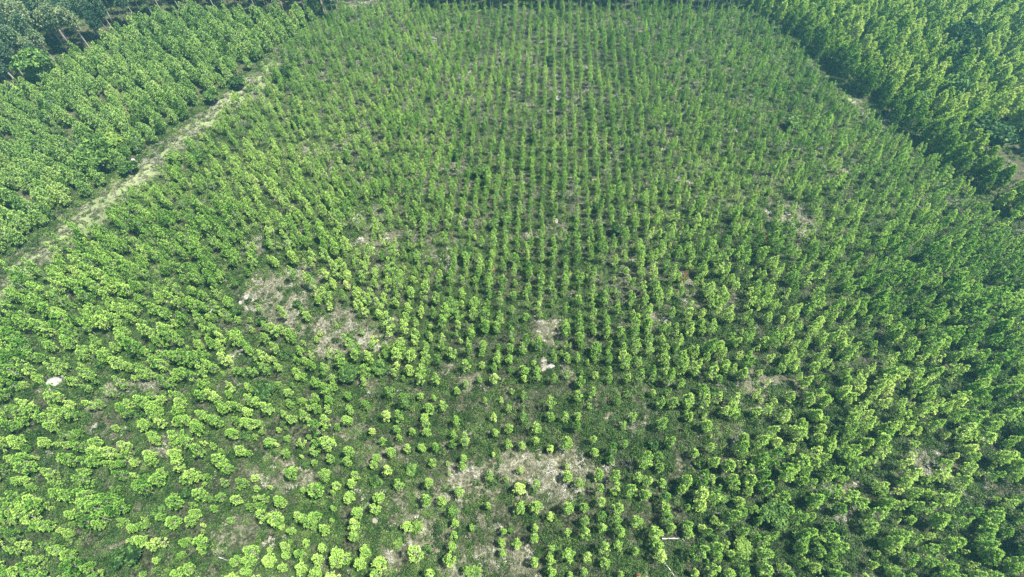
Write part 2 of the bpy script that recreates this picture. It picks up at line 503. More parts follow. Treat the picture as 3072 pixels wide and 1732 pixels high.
def scatter(name, protos, pts, label, cat, mats=None):
    """ONE object for what is too many to count out: points + instances. pts: rows x, y, rot, scale xy, scale z, index"""
    pts = np.asarray(pts, float)
    lib = D.collections.new(name + "_kinds")
    for k, p in enumerate(protos):
        if isinstance(p, tuple):
            mb = MB(); mb.add(p[0], 0); mb.add(p[1], 1)
            me = mb.mesh(name + "_shape", [p[0]._mat, p[1]._mat])
        else:
            me = p
        lib.objects.link(D.objects.new("%s_%02d" % (name, k), me))
    me = D.meshes.new(name)
    n = len(pts)
    me.vertices.add(n)
    co = np.empty((n, 3)); co[:, 0] = pts[:, 0]; co[:, 1] = pts[:, 1]; co[:, 2] = height(pts[:, 0], pts[:, 1]) - .02
    me.vertices.foreach_set("co", co.ravel())
    a = me.attributes.new("rot", 'FLOAT_VECTOR', 'POINT')
    r = np.zeros((n, 3)); r[:, 2] = pts[:, 2]; r[:, 0] = RNG.normal(0, .04, n); r[:, 1] = RNG.normal(0, .04, n)
    a.data.foreach_set("vector", r.ravel())
    a = me.attributes.new("siz", 'FLOAT_VECTOR', 'POINT')
    s = np.stack([pts[:, 3], pts[:, 3], pts[:, 4]], 1)
    a.data.foreach_set("vector", s.ravel())
    a = me.attributes.new("tnt", 'FLOAT', 'POINT')
    tn = pts[:, 6] if pts.shape[1] > 6 else RNG.random(n)
    a.data.foreach_set("value", tn.astype(np.float32))
    a = me.attributes.new("idx", 'INT', 'POINT')
    a.data.foreach_set("value", pts[:, 5].astype(np.int32))
    me.update()
    o = obj(name, me)
    prop(o, label, cat, None, 'stuff')
    g = D.node_groups.new(name, 'GeometryNodeTree')
    g.interface.new_socket(name="Geometry", in_out='INPUT', socket_type='NodeSocketGeometry')
    g.interface.new_socket(name="Geometry", in_out='OUTPUT', socket_type='NodeSocketGeometry')
    N, L = g.nodes, g.links
    gi, go = N.new("NodeGroupInput"), N.new("NodeGroupOutput")
    ci = N.new("GeometryNodeCollectionInfo")
    ci.inputs["Collection"].default_value = lib
    ci.inputs["Separate Children"].default_value = True
    ci.inputs["Reset Children"].default_value = True
    ip = N.new("GeometryNodeInstanceOnPoints")
    ip.inputs["Pick Instance"].default_value = True
    def att(nm, ty):
        q = N.new("GeometryNodeInputNamedAttribute"); q.data_type = ty; q.inputs["Name"].default_value = nm
        return q
    er = N.new("FunctionNodeEulerToRotation")
    ar, asz, ai = att("rot", 'FLOAT_VECTOR'), att("siz", 'FLOAT_VECTOR'), att("idx", 'INT')
    L.new(gi.outputs[0], ip.inputs["Points"]); L.new(ci.outputs[0], ip.inputs["Instance"])
    L.new(ar.outputs["Attribute"], er.inputs[0]); L.new(er.outputs[0], ip.inputs["Rotation"])
    L.new(asz.outputs["Attribute"], ip.inputs["Scale"]); L.new(ai.outputs["Attribute"], ip.inputs["Instance Index"])
    L.new(ip.outputs[0], go.inputs[0])
    md = o.modifiers.new("scatter", 'NODES')
    md.node_group = g
    return o
def withmats(protos, a, b):
    for c, t, _h in protos:
        c._mat, t._mat = M[a], M[b]
    return [(c, t) for c, t, _h in protos]

# ------------------------------------------------------------------ ground
def build_ground():
    x0, x1, y0, y1, st = -330, 330, -70, 420, 1.6
    nx, ny = int((x1 - x0) / st) + 1, int((y1 - y0) / st) + 1
    X, Y = np.meshgrid(np.linspace(x0, x1, nx), np.linspace(y0, y1, ny))
    Z = height(X, Y)
    co = np.stack([X, Y, Z], -1).reshape(-1, 3)
    # a skirt out to the horizon
    me = D.meshes.new("ground")
    i = np.arange(nx * ny).reshape(ny, nx)
    q = np.stack([i[:-1, :-1], i[:-1, 1:], i[1:, 1:], i[1:, :-1]], -1).reshape(-1, 4)
    B = 2500.0
    ring_i = list(i[0, :]) + list(i[1:, -1]) + list(i[-1, -2::-1]) + list(i[-2:0:-1, 0])
    ring = co[ring_i]
    c = np.array([0, 175, 0])
    outer = c + (ring - c) * 9.0
    outer[:, 2] = 0
    base = len(co)
    m = len(ring_i)
    sk = [(ring_i[k], base + k, base + (k + 1) % m, ring_i[(k + 1) % m]) for k in range(m)]
    allco = np.vstack([co, outer])
    faces = np.vstack([q, np.array(sk)])
    me.from_pydata(allco.tolist(), [], faces.tolist())
    ax_, ay_ = allco[:, 0], allco[:, 1]
    for nm, val in (("dry", dryness(ax_, ay_)), ("track", track(ax_, ay_) * (ay_ > 40)),
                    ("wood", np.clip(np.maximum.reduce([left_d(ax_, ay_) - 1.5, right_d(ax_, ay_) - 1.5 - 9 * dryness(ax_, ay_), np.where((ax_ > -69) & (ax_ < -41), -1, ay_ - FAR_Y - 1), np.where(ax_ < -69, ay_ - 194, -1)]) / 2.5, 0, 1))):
        a = me.attributes.new(nm, 'FLOAT', 'POINT')
        a.data.foreach_set("value", np.asarray(val, dtype=np.float32))
    me.materials.append(M['ground'])
    me.polygons.foreach_set("use_smooth", [True] * len(me.polygons))
    me.update()
    prop(obj("ground", me), kind='structure')
build_ground()

ORD = ["", "first", "second", "third", "fourth", "fifth", "sixth", "seventh", "eighth", "ninth", "tenth", "eleventh", "twelfth",
       "thirteenth", "fourteenth", "fifteenth", "sixteenth", "seventeenth", "eighteenth", "nineteenth", "twentieth"]
TENS = {20: "twenty", 30: "thirty", 40: "forty", 50: "fifty", 60: "sixty"}
def nth(k):
    if k <= 20: return ORD[k]
    if k % 10 == 0 and k < 60: return {30: "thirtieth", 40: "fortieth", 50: "fiftieth"}[k]
    if k < 70: return TENS[k // 10 * 10] + "-" + ORD[k % 10]
    return "%dth" % k

# ------------------------------------------------------------------ single bushes, broadleaf trees, rocks, dead wood (pixels of the full photograph)
SPECIAL = [
 # px, py, crown width m, height m, tint, label
 (565, 1473, 3.2, 2.0, .05, "very dark squat bush in the lower left, beside a bare grey slope"),
 (584, 1175, 2.2, 1.5, .12, "small dark round bush above the lower left quarter of young pines"),
 (425, 1238, 2.6, 1.8, .10, "dark green bush below the pale clearing in the lower left"),
 (735, 1306, 2.4, 1.5, .25, "mid green bush among dry grass, left of the bottom clearings"),
 (469, 1533, 2.8, 1.6, .30, "green bush beside a thin bleached stem in the lower left"),
 (378, 1668, 4.4, 3.2, .08, "broad dark bush near the bottom edge, left of a brown slope"),
 (918, 1397, 2.0, 1.3, .15, "dark bush tucked under a cream yellow pine left of centre"),
 (795, 1171, 4.6, 3.0, .12, "broad dark bluish bush above a spread of lime pines, left of centre"),
 (1251, 1584, 2.4, 1.7, .70, "olive bush touching a young pine on the pale bottom clearing"),
 (1195, 1628, 1.9, 1.2, .68, "small olive bush alone on the pale bottom clearing"),
 (1239, 1409, 2.8, 1.7, .45, "fresh green leafy bush at the edge of the bottom clearing"),
 (1123, 1437, 3.0, 2.0, .28, "wide green bush in shade beside a bright young pine row"),
 (1533, 1584, 1.6, 1.1, .30, "little green bush beneath young pines below the centre clearing"),
 (1282, 1644, 1.8, 1.1, .18, "small dark bush right of the lone broad pine at the bottom"),
 (1425, 1719, 2.6, 1.4, .62, "brownish green bush cut by the bottom edge"),
 (2322, 1544, 5.0, 4.2, .36, "large leafy green tree at lower right, taller than the pines around it"),
 (2227, 1640, 3.6, 3.0, .80, "round broadleaf tree with yellow and orange tinged crown, lower right"),
 (2517, 1584, 3.4, 2.4, .15, "dark bush with a yellow tip beside bleached branches, lower right"),
 (2163, 1493, 2.2, 1.4, .50, "pale bluish green bush between two lime pines, lower right"),
 (2100, 1393, 2.2, 1.5, .35, "leafy bush above the pale rock, lower right"),
 (1437, 513, 4.2, 4.0, .30, "dark green rounded tree standing in the rows above centre"),
 (1521, 652, 3.4, 3.6, .55, "yellowish green round tree on top of a row, above centre"),
 (1481, 672, 3.2, 3.2, .42, "green bushy tree just left of a yellowish one, above centre"),
 (1402, 760, 3.6, 3.4, .28, "dark green bush shaped tree at the foot of a row, centre"),
 (1354, 925, 4.0, 4.4, .48, "tall bright green broadleaf tree with dark foot, left of centre"),
 (1286, 1002, 2.6, 1.6, .05, "nearly black low bush below the bright broadleaf tree"),
 (1537, 975, 2.2, 1.6, .10, "small dark bush hidden between two rows near the centre"),
 (1048, 1120, 4.6, 3.0, .22, "broad dark bush with light leaf edges, left of the centre rows"),
 (1143, 1100, 4.2, 2.6, .30, "wide green thicket bush right of a broad dark one"),
 (892, 915, 2.6, 2.0, .22, "lone bluish dark bush on the large dry clearing"),
 (701, 935, 3.2, 2.2, .14, "dark bush at the left end of the large dry clearing"),
 (780, 963, 3.0, 2.0, .08, "dark low bush along the lower side of the large dry clearing"),
 (856, 1063, 2.6, 1.8, .12, "dark bush below the large dry clearing"),
 (800, 732, 3.0, 2.2, .16, "dark bush beside pale ground, above the large dry clearing"),
 (715, 252, 5.0, 3.4, .06, "dark round bush at the top end of the visible grassy track"),
 (636, 292, 5.0, 4.5, .30, "grey green round tree on the far bend of the grassy track"),
 (890, 366, 4.0, 3.0, .04, "blackish bush amid the young pines right of the track"),
 (385, 505, 4.6, 3.6, .20, "green bush at the stand's corner, beside a pale rock by the track"),
 (1370, 366, 3.0, 2.8, .05, "black green bush in the upper rows"),
 (1600, 412, 2.8, 3.0, .10, "narrow dark tree in the upper rows, right of a gap"),
 (1374, 461, 3.4, 3.6, .22, "deep green tree left in the upper rows"),
 (1230, 171, 4.0, 3.0, .06, "dark bush near the top, left of the rows"),
 (1395, 62, 3.0, 3.5, .02, "dark narrow tree near the far end of the plantation"),
 (1650, 180, 3.6, 3.6, .05, "dark tree near the far end, right of the rows"),
 (1590, 90, 2.8, 3.0, .03, "small dark tree near the far end among the rows"),
 (2378, 374, 5.0, 4.0, .45, "bushy light green tree beside the foot of the tall right stand"),
 (1850, 690, 3.4, 3.2, .10, "dark tree in the rows right of centre"),
 (2270, 760, 3.0, 2.4, .10, "dark bush right of centre below the small pale clearing"),
 (1790, 620, 2.6, 3.0, .12, "dark narrow tree beside a pale flowering one, right of centre"),
 (2860, 640, 3.0, 2.4, .06, "black green bush near the right edge, below the tall stand"),
 (1090, 500, 3.6, 2.6, .25, "dark green bush left of the upper rows"),
 (300, 1085, 3.0, 2.2, .30, "green bush in the dense young pines at the left edge"),
 (1960, 1330, 3.0, 2.0, .10, "dark bush in the shade right of the bottom clearing"),
 (2140, 1175, 3.2, 2.0, .18, "dark bush over the pale curved clearing, lower right"),
]
n_sp = 0
for k, (px, py, wd, ht, tint, lab) in enumerate(SPECIAL):
    x, y = ground(px, py, ht * .5)
    tall = ht > 2.9
    pr = BIGM if tall else BUSHM
    s = (wd / (6.4 if tall else 2.3)); sz = ht / (8.0 if tall else 2.0)
    tree_thing("broadleaf_tree" if tall else "bush", pr, k, x, y, (s, s, sz), random.uniform(0, 6.28), tint,
               lab, "tree" if tall else "bush", "broadleaf trees among the pines" if tall else "bushes among the young pines",
               ("trunk", "crown") if tall else ("stem", "foliage"))
SP_XY = [ground(p[0], p[1], p[3] * .5) + (p[2] * .5,) for p in SPECIAL]

def rock_mesh(seed, rx, ry, rz, mat, name="rock"):
    """weathered boulder with ledges"""
    r = random.Random(seed)
    import bmesh
    bm = bmesh.new()
    bmesh.ops.create_icosphere(bm, subdivisions=3, radius=1)
    offs = [(rv(r), r.uniform(.55, .95)) for _ in range(11)]
    for v in bm.verts:
        p = v.co.copy()
        for d, q in offs:                       # planes cut the ball into facets
            e = p.dot(d) - q
            if e > 0: p -= d * e
        p *= 1 + .08 * math.sin(7 * p.x + seed) * math.cos(6 * p.y)
        v.co = (p.x * rx, p.y * ry, p.z * rz + rz * .25)
    me = D.meshes.new(name)
    bm.to_mesh(me); bm.free()
    me.materials.append(mat)
    return me
ROCKS = [
 (168, 1140, 2.3, 1.5, .7, 'rock', "large flat white rock at the left edge"),
 (1630, 1088, 2.1, 1.0, .4, 'sand', "pale sandy rock slab just left of the centre rows"),
 (1652, 1098, 1.2, .7, .4, 'rock', "smaller whitish rock touching the sandy slab"),
 (740, 895, 1.0, .7, .5, 'rock', "white rock at the left end of the large dry clearing"),
 (722, 912, .7, .5, .4, 'rock', "small round white rock under a bigger one, large dry clearing"),
 (868, 728, 1.2, .8, .5, 'rock', "pale rock above the large dry clearing"),
 (1125, 1562, .6, .5, .3, 'sand', "pinkish rock between young pines, bottom left of centre"),
 (2438, 1186, .7, .5, .5, 'rock', "small white rock above the lower right pines"),
 (2115, 1484, .6, .6, .5, 'rock', "white boulder on shaded ground, lower right"),
 (1672, 297, 1.2, .9, .8, 'rock', "white rock between the upper rows"),
 (1785, 328, 1.6, .9, .4, 'sand', "tan rock patch right of the upper white rock"),
 (1668, 664, 1.1, .7, .4, 'sand', "flat tan rock on a gap in the rows above centre"),
 (395, 482, 1.6, 1.0, .6, 'rock', "pale rock on the track beside the corner bush"),
 (2360, 645, 1.1, .7, .4, 'sand', "tan rock on the small pale clearing at right"),
 (2942, 1318, .6, .5, .5, 'rock', "small white rock near the right edge"),
 (1476, 725, .8, .6, .4, 'rock', "small pale rock at the head of a short gap, centre"),
 (2784, 1403, .6, .5, .4, 'sand', "pinkish small rock on the slope, lower right"),
]
for k, (px, py, a, b, c, mt, lab) in enumerate(ROCKS):
    x, y = ground(px, py)
    o = obj("rock", rock_mesh(40 + k, a, b, c, M[mt]), None, (x, y, float(height(x, y)) + c * .25))
    o.rotation_euler = (0, 0, random.uniform(0, 3))
    prop(o, lab, "rock", "pale rocks in the plantation")

def branchy(seed, L, r0, n, up):
    r = random.Random(seed)
    mb = MB()
    pts = [Vector((0, 0, 0))]
    d = Vector((1, 0, up)).normalized()
    for i in range(6):
        d = (d + rv(r) * .10).normalized()
        d.z = d.z if up > .3 else max(-.02, min(.06, d.z))
        pts.append(pts[-1] + d * L / 6)
    mb.tube(pts, [r0 * (1 - .13 * i) for i in range(7)], 6)
    for k in range(n):
        i = r.randint(1, 5)
        p = pts[i].copy()
        e = (rv(r) + d * .6); e.z = abs(e.z) * (.8 if up > .3 else .45)
        e.normalize()
        q = [p]
        for _ in range(3):
            e = (e + rv(r) * .3).normalized()
            q.append(q[-1] + e * L * r.uniform(.06, .12))
        mb.tube(q, [r0 * .45, r0 * .35, r0 * .22, r0 * .1], 4)
        if r.random() < .6:
            e2 = (e + rv(r) * .8).normalized(); e2.z = abs(e2.z)
            mb.tube([q[1], q[1] + e2 * L * .09, q[1] + e2 * L * .15], [r0 * .28, r0 * .18, r0 * .07], 3)
    return mb
LOGS = [  # from px, to px, radius
 ((1985, 1617), (2056, 1614), .12, 3, "straight bleached log lying right of a tall pale pine, bottom right"),
 ((1992, 1690), (2022, 1730), .16, 2, "thick pale trunk slanting into the bottom edge"),
 ((2140, 1584), (2197, 1600), .07, 5, "thin bleached log with twigs right of a broad lime pine"),
 ((2300, 1677), (2344, 1667), .06, 2, "thin fallen stem under the yellow tinged tree"),
 ((658, 1672), (686, 1685), .08, 1, "short bleached log on brown ground near the bottom left"),
 ((431, 1570), (447, 1538), .07, 3, "thin bleached stem beside a green bush, lower left"),
 ((1644, 1398), (1652, 1384), .05, 0, "short white stick standing out of the bottom clearing"),
 ((1885, 1645), (1897, 1622), .05, 1, "thin grey stick lying among shaded pines, bottom"),
 ((2460, 1590), (2500, 1572), .08, 5, "grey fallen branch left of a dark bush, lower right"),
]
for k, (a, b, rad, nb, lab) in enumerate(LOGS):
    p, q = Vector(ground(*a)), Vector(ground(*b))
    L = (q - p).length
    o = obj("fallen_log", branchy(70 + k, L, rad, nb, .0).mesh("fallen_log", [M['bleached']], True), None, (p.x, p.y, float(height(p.x, p.y)) + .12 + rad))
    o.rotation_euler = (0, 0, math.atan2(q.y - p.y, q.x - p.x))
    prop(o, lab, "log", "bleached fallen wood")
SNAGS = [
 (1648, 1420, 1.9, .10, 14, "heap of bleached branches on the bottom clearing"),
 (1740, 1391, 1.7, .07, 18, "small white dead shrub right of the bottom clearing"),
 (633, 947, 2.2, .08, 16, "white dead shrub left of the large dry clearing"),
 (1995, 975, 2.8, .10, 20, "tangle of white dead branches right of the centre rows"),
 (1985, 950, 2.0, .07, 12, "thin grey dead branches above a white tangle, right of centre"),
 (2445, 1518, 2.2, .08, 14, "white dead branches behind the large leafy tree, lower right"),
 (2243, 1550, 1.8, .07, 10, "bleached dead shrub left of the large leafy tree"),
 (1107, 1168, 1.8, .08, 14, "white dead twigs above the bottom left rows"),
 (1615, 965, 1.9, .06, 12, "thin white dead sapling above the tan gap at the centre"),
 (780, 1430, 1.6, .06, 10, "grey dead twigs among lime pines, lower left"),
 (2150, 1535, 1.4, .05, 10, "grey twiggy shrub right of a broad lime pine"),
]
for k, (px, py, L, rad, nb, lab) in enumerate(SNAGS):
    x, y = ground(px, py)
    o = obj("dead_shrub", branchy(170 + k, L, rad, nb, .5).mesh("dead_shrub", [M['bleached']], True), None, (x - L * .3, y, float(height(x, y)) - .05))
    o.rotation_euler = (0, 0, random.uniform(-1, 1))
    prop(o, lab, "dead shrub", "bleached dead shrubs")
DEADP = [(1129, 256, 3.2, "reddish brown dead pine in the upper left of the plantation"),
         (2047, 838, 3.6, "rust brown dead pine right of centre beside a pale gap"),
         (2060, 822, 2.6, "small rust brown dead pine just above a larger one"),
         (1480, 805, 2.4, "small rust brown dying pine in the centre rows"),
         (2290, 725, 3.4, "brown dead pine left of the tall stand, right side"),
         (1915, 1726, 2.0, "orange brown dead sapling cut by the bottom edge")]
DEADM = []
for k in range(3):
    c, t = pine(1300 + k, 4.2, 1.0, .8, 5, 4, .36, 9, cone, .06, rise=.2)
    DEADM.append((c.mesh("dead_pine_crown", [M['dead']]), t.mesh("dead_pine_trunk", [M['bark']]), 4.2))
for k, (px, py, ht, lab) in enumerate(DEADP):
    x, y = ground(px, py, ht * .5)
    s = ht / 4.2
    tree_thing("dead_pine", DEADM, k, x, y, (s, s, s), k, .3 + .1 * k, lab, "dead tree", "dead brown pines")

# ------------------------------------------------------------------ young plantation
ROWDIR = math.radians(2.95)
rd = (math.sin(ROWDIR), math.cos(ROWDIR)); rn = (math.cos(ROWDIR), -math.sin(ROWDIR))
# crowns read off the lower middle of the photograph (pixels of a 2.516x enlargement of x 1024.., y 1155..): x, y, width, hue
HAND = """40 80 90 g;190 150 100 g;380 60 110 g;590 80 80 m;700 90 70 m;880 30 80 m;1080 115 60 m;1210 100 60 y;1270 165 70 m;1375 80 80 g;1290 30 60 m;1585 140 110 m;1790 80 100 m;1880 60 90 m;2080 110 80 g;2360 50 80 m;2470 40 70 m;2160 50 70 g
480 140 130 g;60 190 100 m;660 180 110 m;630 235 90 m;770 160 90 m;1150 240 80 y;1370 165 70 g;1370 245 90 g;1580 235 100 m;1690 245 90 m;1790 230 90 m;1880 145 70 m;2410 150 100 m;2500 140 110 m;2200 230 100 m;50 270 110 m;340 235 110 y;440 250 100 m
860 280 90 m;640 290 100 m;640 355 90 m;1260 320 90 m;1160 350 90 m;1475 320 110 m;1790 320 110 g;2420 300 120 m;2130 300 90 m;230 345 80 y;530 340 80 m;420 330 80 m;300 420 80 m;430 385 70 m;840 370 90 m;1475 410 80 m;1900 400 90 m;2470 430 110 m
60 500 110 m;375 510 110 m;495 480 80 y;600 470 90 m;715 470 100 g;935 430 110 m;840 440 80 g;1260 450 90 m;1365 450 80 m;1580 465 90 y;1695 465 130 m;1910 500 90 m;2040 490 110 g;260 550 90 m;240 605 80 m;50 575 90 m;685 580 80 m;920 545 80 m;805 580 50 m;1145 510 50 y;2140 440 80 m;2280 590 150 m;2390 540 100 g;2040 575 90 g;1705 605 55 y
915 615 80 m;805 650 45 m;350 650 100 y;1350 640 80 m;1120 690 90 m;1240 705 60 m;110 680 100 m;80 745 100 m;660 740 100 m;1710 690 110 m;1800 740 90 m;1940 680 110 m;2055 705 110 m;2240 700 100 m;2400 630 90 m;435 755 100 m;2300 735 100 m;2420 730 90 m
890 810 100 m;1345 785 120 y;1470 760 90 m;1935 780 90 m;2060 800 100 m;2180 810 120 m;2300 830 110 m;2440 850 100 g;60 850 110 m;280 850 110 m;265 930 100 m;640 880 110 m;765 870 90 m;1115 910 80 m;1345 930 110 m;1465 920 120 m;1710 940 110 m;1835 930 90 m;1960 890 90 m;2080 940 110 m;2450 925 110 m;2560 790 100 m
130 970 110 m;100 1060 110 m;90 1140 100 m;855 960 100 g;855 1040 90 m;490 1060 100 m;845 1130 80 m;1585 990 80 y;1830 1030 90 m;1960 1000 90 g;1970 1070 90 m;2080 1040 100 g;2220 1040 110 m;2100 1110 100 m;1215 1090 70 m;980 1070 60 m;1465 1070 80 m;1455 1160 90 m;1715 1110 70 m;1840 1130 100 m;2460 1010 110 g;2500 1085 90 m
30 1310 110 m;180 1250 110 m;150 1350 110 m;290 1350 120 m;570 1290 140 m;835 1220 90 m;820 1320 110 m;1210 1190 80 m;1215 1260 80 m;1330 1190 100 m;1590 1240 90 m;1585 1320 90 m;1715 1295 120 m;1845 1310 80 y;1985 1240 110 m;2100 1220 90 m;1990 1350 90 m;2220 1250 70 m;2360 1130 130 m;2385 1215 130 m;2400 1290 120 y;1460 1330 90 m;940 1400 80 m;660 1430 100 m;270 1430 100 m;1590 1410 90 m;1840 1410 70 m;1730 1430 60 m;2110 1420 60 m"""
hand = []
for q in HAND.replace("\n", ";").split(";"):
    a, b, w_, h_ = q.split()
    px, py = 1024 + float(a) / 2.516, 1155 + float(b) / 2.516
    x, y = ground(px, py, 2.3)
    wid = float(w_) / 2.516 / 16.6
    hand.append((x, y, wid, {'g': .12, 'm': .42, 'y': .76}[h_]))
def random_rows():
    out = []
    for r_ in range(-90, 91):
        s = -60.0 + random.uniform(0, 2)
        off = r_ * 3.0
        while s < FAR_Y + 6:
            s += random.uniform(1.7, 2.35)
            j = .45 + 2.4 * min(1, max(0, abs(off + 5 - .02 * s) - 28) / 35)
            x = rn[0] * off + rd[0] * s + random.gauss(0, .36 * j)
            y = rn[1] * off + rd[1] * s + random.gauss(0, .3 + .3 * j)
            out.append((x, y))
    return np.array(out)
rp = random_rows()
X, Y = rp[:, 0], rp[:, 1]
dd = dryness(X, Y); th = thicket(X, Y)
lf = -side(X, Y, *LE); rf = side(X, Y, *RE)
cx, cy, dep = project(X, Y, 2.3)
keep = (lf > 4.5 + 8.5 * np.clip((172 - Y) / 50, 0, 1) - 2 * vnoise(X, Y, 5)) & (rf > 2.5 + 3.5 * (np.abs(Y - 148) < 20)) & (Y < FAR_Y + .8) & (Y > -40)
keep &= ~((cx > 1020) & (cx < 2050) & (cy > 1150) & (cy < 1740))
pk = .92 - .74 * dd - .10 * (vnoise(X, Y, 14) < .35) * (1 - th)
keep &= RNG.random(len(X)) < np.where(th > .3, .98, pk)
for bx, by, br in SP_XY:
    keep &= (X - bx) ** 2 + (Y - by) ** 2 > (br * .8 + .5) ** 2
X, Y, dd, th = X[keep], Y[keep], dd[keep], th[keep]
bigness = .95 - .18 * np.clip((Y - 90) / 100, 0, 1) + .22 * (vnoise(X, Y, 22) - .5) + .22 * th - .22 * dd + RNG.normal(0, .20, len(X))
rows_ = [(x, y, float(np.clip(b, .5, 1.35)), float(np.clip(RNG.normal(.45, .13) + a_, .02, .95)), False) for x, y, b, a_ in
         zip(X, Y, bigness, -.24 * th + .10 * dd + 0.32 * (vnoise(X, Y, 30) - .5) - .0004 * (Y - 70))]
rows_ += [(x, y, w_ / 2.5, t_ + random.uniform(-.08, .08), True) for x, y, w_, t_ in hand]
# an extra share of seedlings between the rows
for _ in range(2200):
    x, y = random.uniform(-150, 150), random.uniform(0, FAR_Y - 3)
    if -side(x, y, *LE) > 8 and side(x, y, *RE) > 4 and dryness(x, y) < .35:
        px, py, _d = project(x, y)
        if not (1020 < px < 2050 and py > 1150):
            rows_.append((x, y, random.uniform(.35, .6), random.random() * .9, False))
def shows(px, py):
    return 4 < px < W - 4 and 4 < py < HGT - 4
vis = []
for q in rows_:
    px, py, dp = project(q[0], q[1], 2.2 * q[2])
    off = math.hypot(px - W / 2, (py - HGT / 2)) / FPX
    vis.append((q[2] / dp if shows(px, py) else -1, px, py))
order = sorted(range(len(rows_)), key=lambda i: -vis[i][0])
ind = set(order[:300])
byrow = {}
for i in ind:
    x, y = rows_[i][:2]
    r_ = int(round((x * rn[0] + y * rn[1]) / 3.0))
    byrow.setdefault(r_, []).append(i)
for r_, l_ in byrow.items():
    l_.sort(key=lambda i: rows_[i][1])
    mid = sorted(byrow)
    for k, i in enumerate(l_):
        x, y, s, t, hd = rows_[i]
        size = "broad" if s > 1.12 else "small" if s < .72 else "medium"
        col = "dark green" if t < .2 else "green" if t < .45 else "lime" if t < .72 else "yellowish"
        where = "in the centre row" if r_ == 0 else "%s row %s of centre" % (nth(abs(r_)), "right" if r_ > 0 else "left")
        lab = "%s %s young pine, %s above the bottom edge, %s" % (size, col, nth(k + 1), where)
        # the tint is read by eye from the same scale that the ramp uses
        tree_thing("young_pine", YOUNGM, random.randrange(14), x, y, (s * 1.12, s * 1.12, s * random.uniform(1.0, 1.15)), random.uniform(0, 6.28), t,
                   lab, "young pine", "young pines planted in rows")
rest = [rows_[i] for i in range(len(rows_)) if i not in ind]
R_ = np.array([[q[0], q[1]] for q in rest]); S_ = np.array([q[2] for q in rest]); T_ = np.array([q[3] for q in rest])
n = len(rest)
pts = np.stack([R_[:, 0], R_[:, 1], RNG.uniform(0, 6.28, n), S_ * np.clip(1.1 - .16 * (R_[:, 1] - 45) / 60, .96, 1.1), S_ * RNG.uniform(1.0, 1.18, n), RNG.integers(0, 14, n), T_], 1)
scatter("young_pine_plantation", withmats(YOUNG, 'pine', 'bark'), pts, "rows of young lime green pines filling the middle of the view", "young pines")
print("young pines", len(rows_))

# ------------------------------------------------------------------ the grown stands on both sides and the woods behind
def stand(name, dist, line, spacing, x0, x1, y0, y1, jit, cond, protos, pmesh, mats, smin, smax, label_fn, cat, group, mass, mass_label, mass_cat, nind, hz):
    a, b = line
    dx, dy = b[0] - a[0], b[1] - a[1]; L = math.hypot(dx, dy); dx /= L; dy /= L
    sgn = 1 if dist(a[0] - dy * 10, a[1] + dx * 10) > 0 else -1
    nx_, ny_ = -dy * sgn, dx * sgn
    res = []
    for li in range(0, 120):
        for lj in range(-90, 190):
            o = 1.2 + li * spacing + random.gauss(0, jit); s = (lj + (li % 2) * .5) * spacing * .92 + random.gauss(0, jit)
            x = a[0] + dx * s + nx_ * o; y = a[1] + dy * s + ny_ * o
            if not (x0 < x < x1 and y0 < y < y1): continue
            if not cond(x, y): continue
            px, py, dp = project(x, y, hz)
            fpx, fpy, _ = project(x, y, 0)
            if dp < 5 or not (-500 < px < W + 500 and -420 < fpy < HGT + 500): continue
            res.append((x, y, random.uniform(smin, smax), li, lj, px, py, dp))
    cand = [(q[2] / q[7], i) for i, q in enumerate(res) if 0 < q[5] < W and 0 < q[6] < HGT]
    cand.sort(reverse=True)
    ind = set(i for _, i in cand[:nind])
    lines = {}
    for i in ind: lines.setdefault(res[i][3], []).append(i)
    for li, l_ in lines.items():
        l_.sort(key=lambda i: res[i][4])
        for k, i in enumerate(l_):
            x, y, s = res[i][:3]
            t = float(np.clip(random.betavariate(2.4, 2.8), 0, .95))
            if name == 'tall_pine' and li < 3: t *= .1 + .25 * li
            tree_thing(name, pmesh, random.randrange(len(pmesh)), x, y, (s, s, s * random.uniform(.93, 1.07)), random.uniform(0, 6.28), t,
                       label_fn(li, k, t, s), cat, group)
    rest = [q for i, q in enumerate(res) if i not in ind]
    print(name, len(res), "individuals", len(ind))
    if rest:
        n = len(rest)
        pts = np.array([[q[0], q[1], random.uniform(0, 6.28), q[2], q[2] * random.uniform(.93, 1.07), random.randrange(len(protos)), min(.95, max(0, random.gauss(.48, .19) + .35 * (float(vnoise(q[0], q[1], 25)) - .5)))] for q in rest])
        scatter(mass, withmats(protos, *mats), pts, mass_label, mass_cat)

def hue(t):
    return "dark green" if t < .28 else "green" if t < .5 else "light green" if t < .75 else "yellowish"
def near(x, y, lst):
    return any((x - a) ** 2 + (y - b) ** 2 < c * c for a, b, c in lst)
gl = [ground(225, 400) + (3.0,), ground(30, 430) + (4,), ground(690, 150) + (2.5,), ground(274, 480) + (4,), ground(326, 450) + (3,)]
stand("grown_pine", left_d, LE, 3.05, -320, -40, 0, 262, .85,
      lambda x, y: left_d(x, y) > 0 and old_d(x, y) < -1 and y < 197 + 5 * float(vnoise(x, y, 9)) and not near(x, y, gl) and random.random() > .05,
      MID, MIDM, ('mid', 'pale'), .75, 1.25,
      lambda li, k, t, s: "%s %sgrown pine, %s tree up the %s line in from the grassy track" % (hue(t), "tall " if s > 1.15 else "", nth(k + 1), nth(li + 1)),
      "pine", "grown pines left of the grassy track", "grown_pine_stand", "bushy green pine stand left of the grassy track, beyond its nearest lines", "pine stand", 300, 7)
gr = [ground(2985, 480) + (8.5,), ground(3060, 520) + (9.0,), ground(2920, 455) + (4.0,), ground(2985, 420) + (5,)]
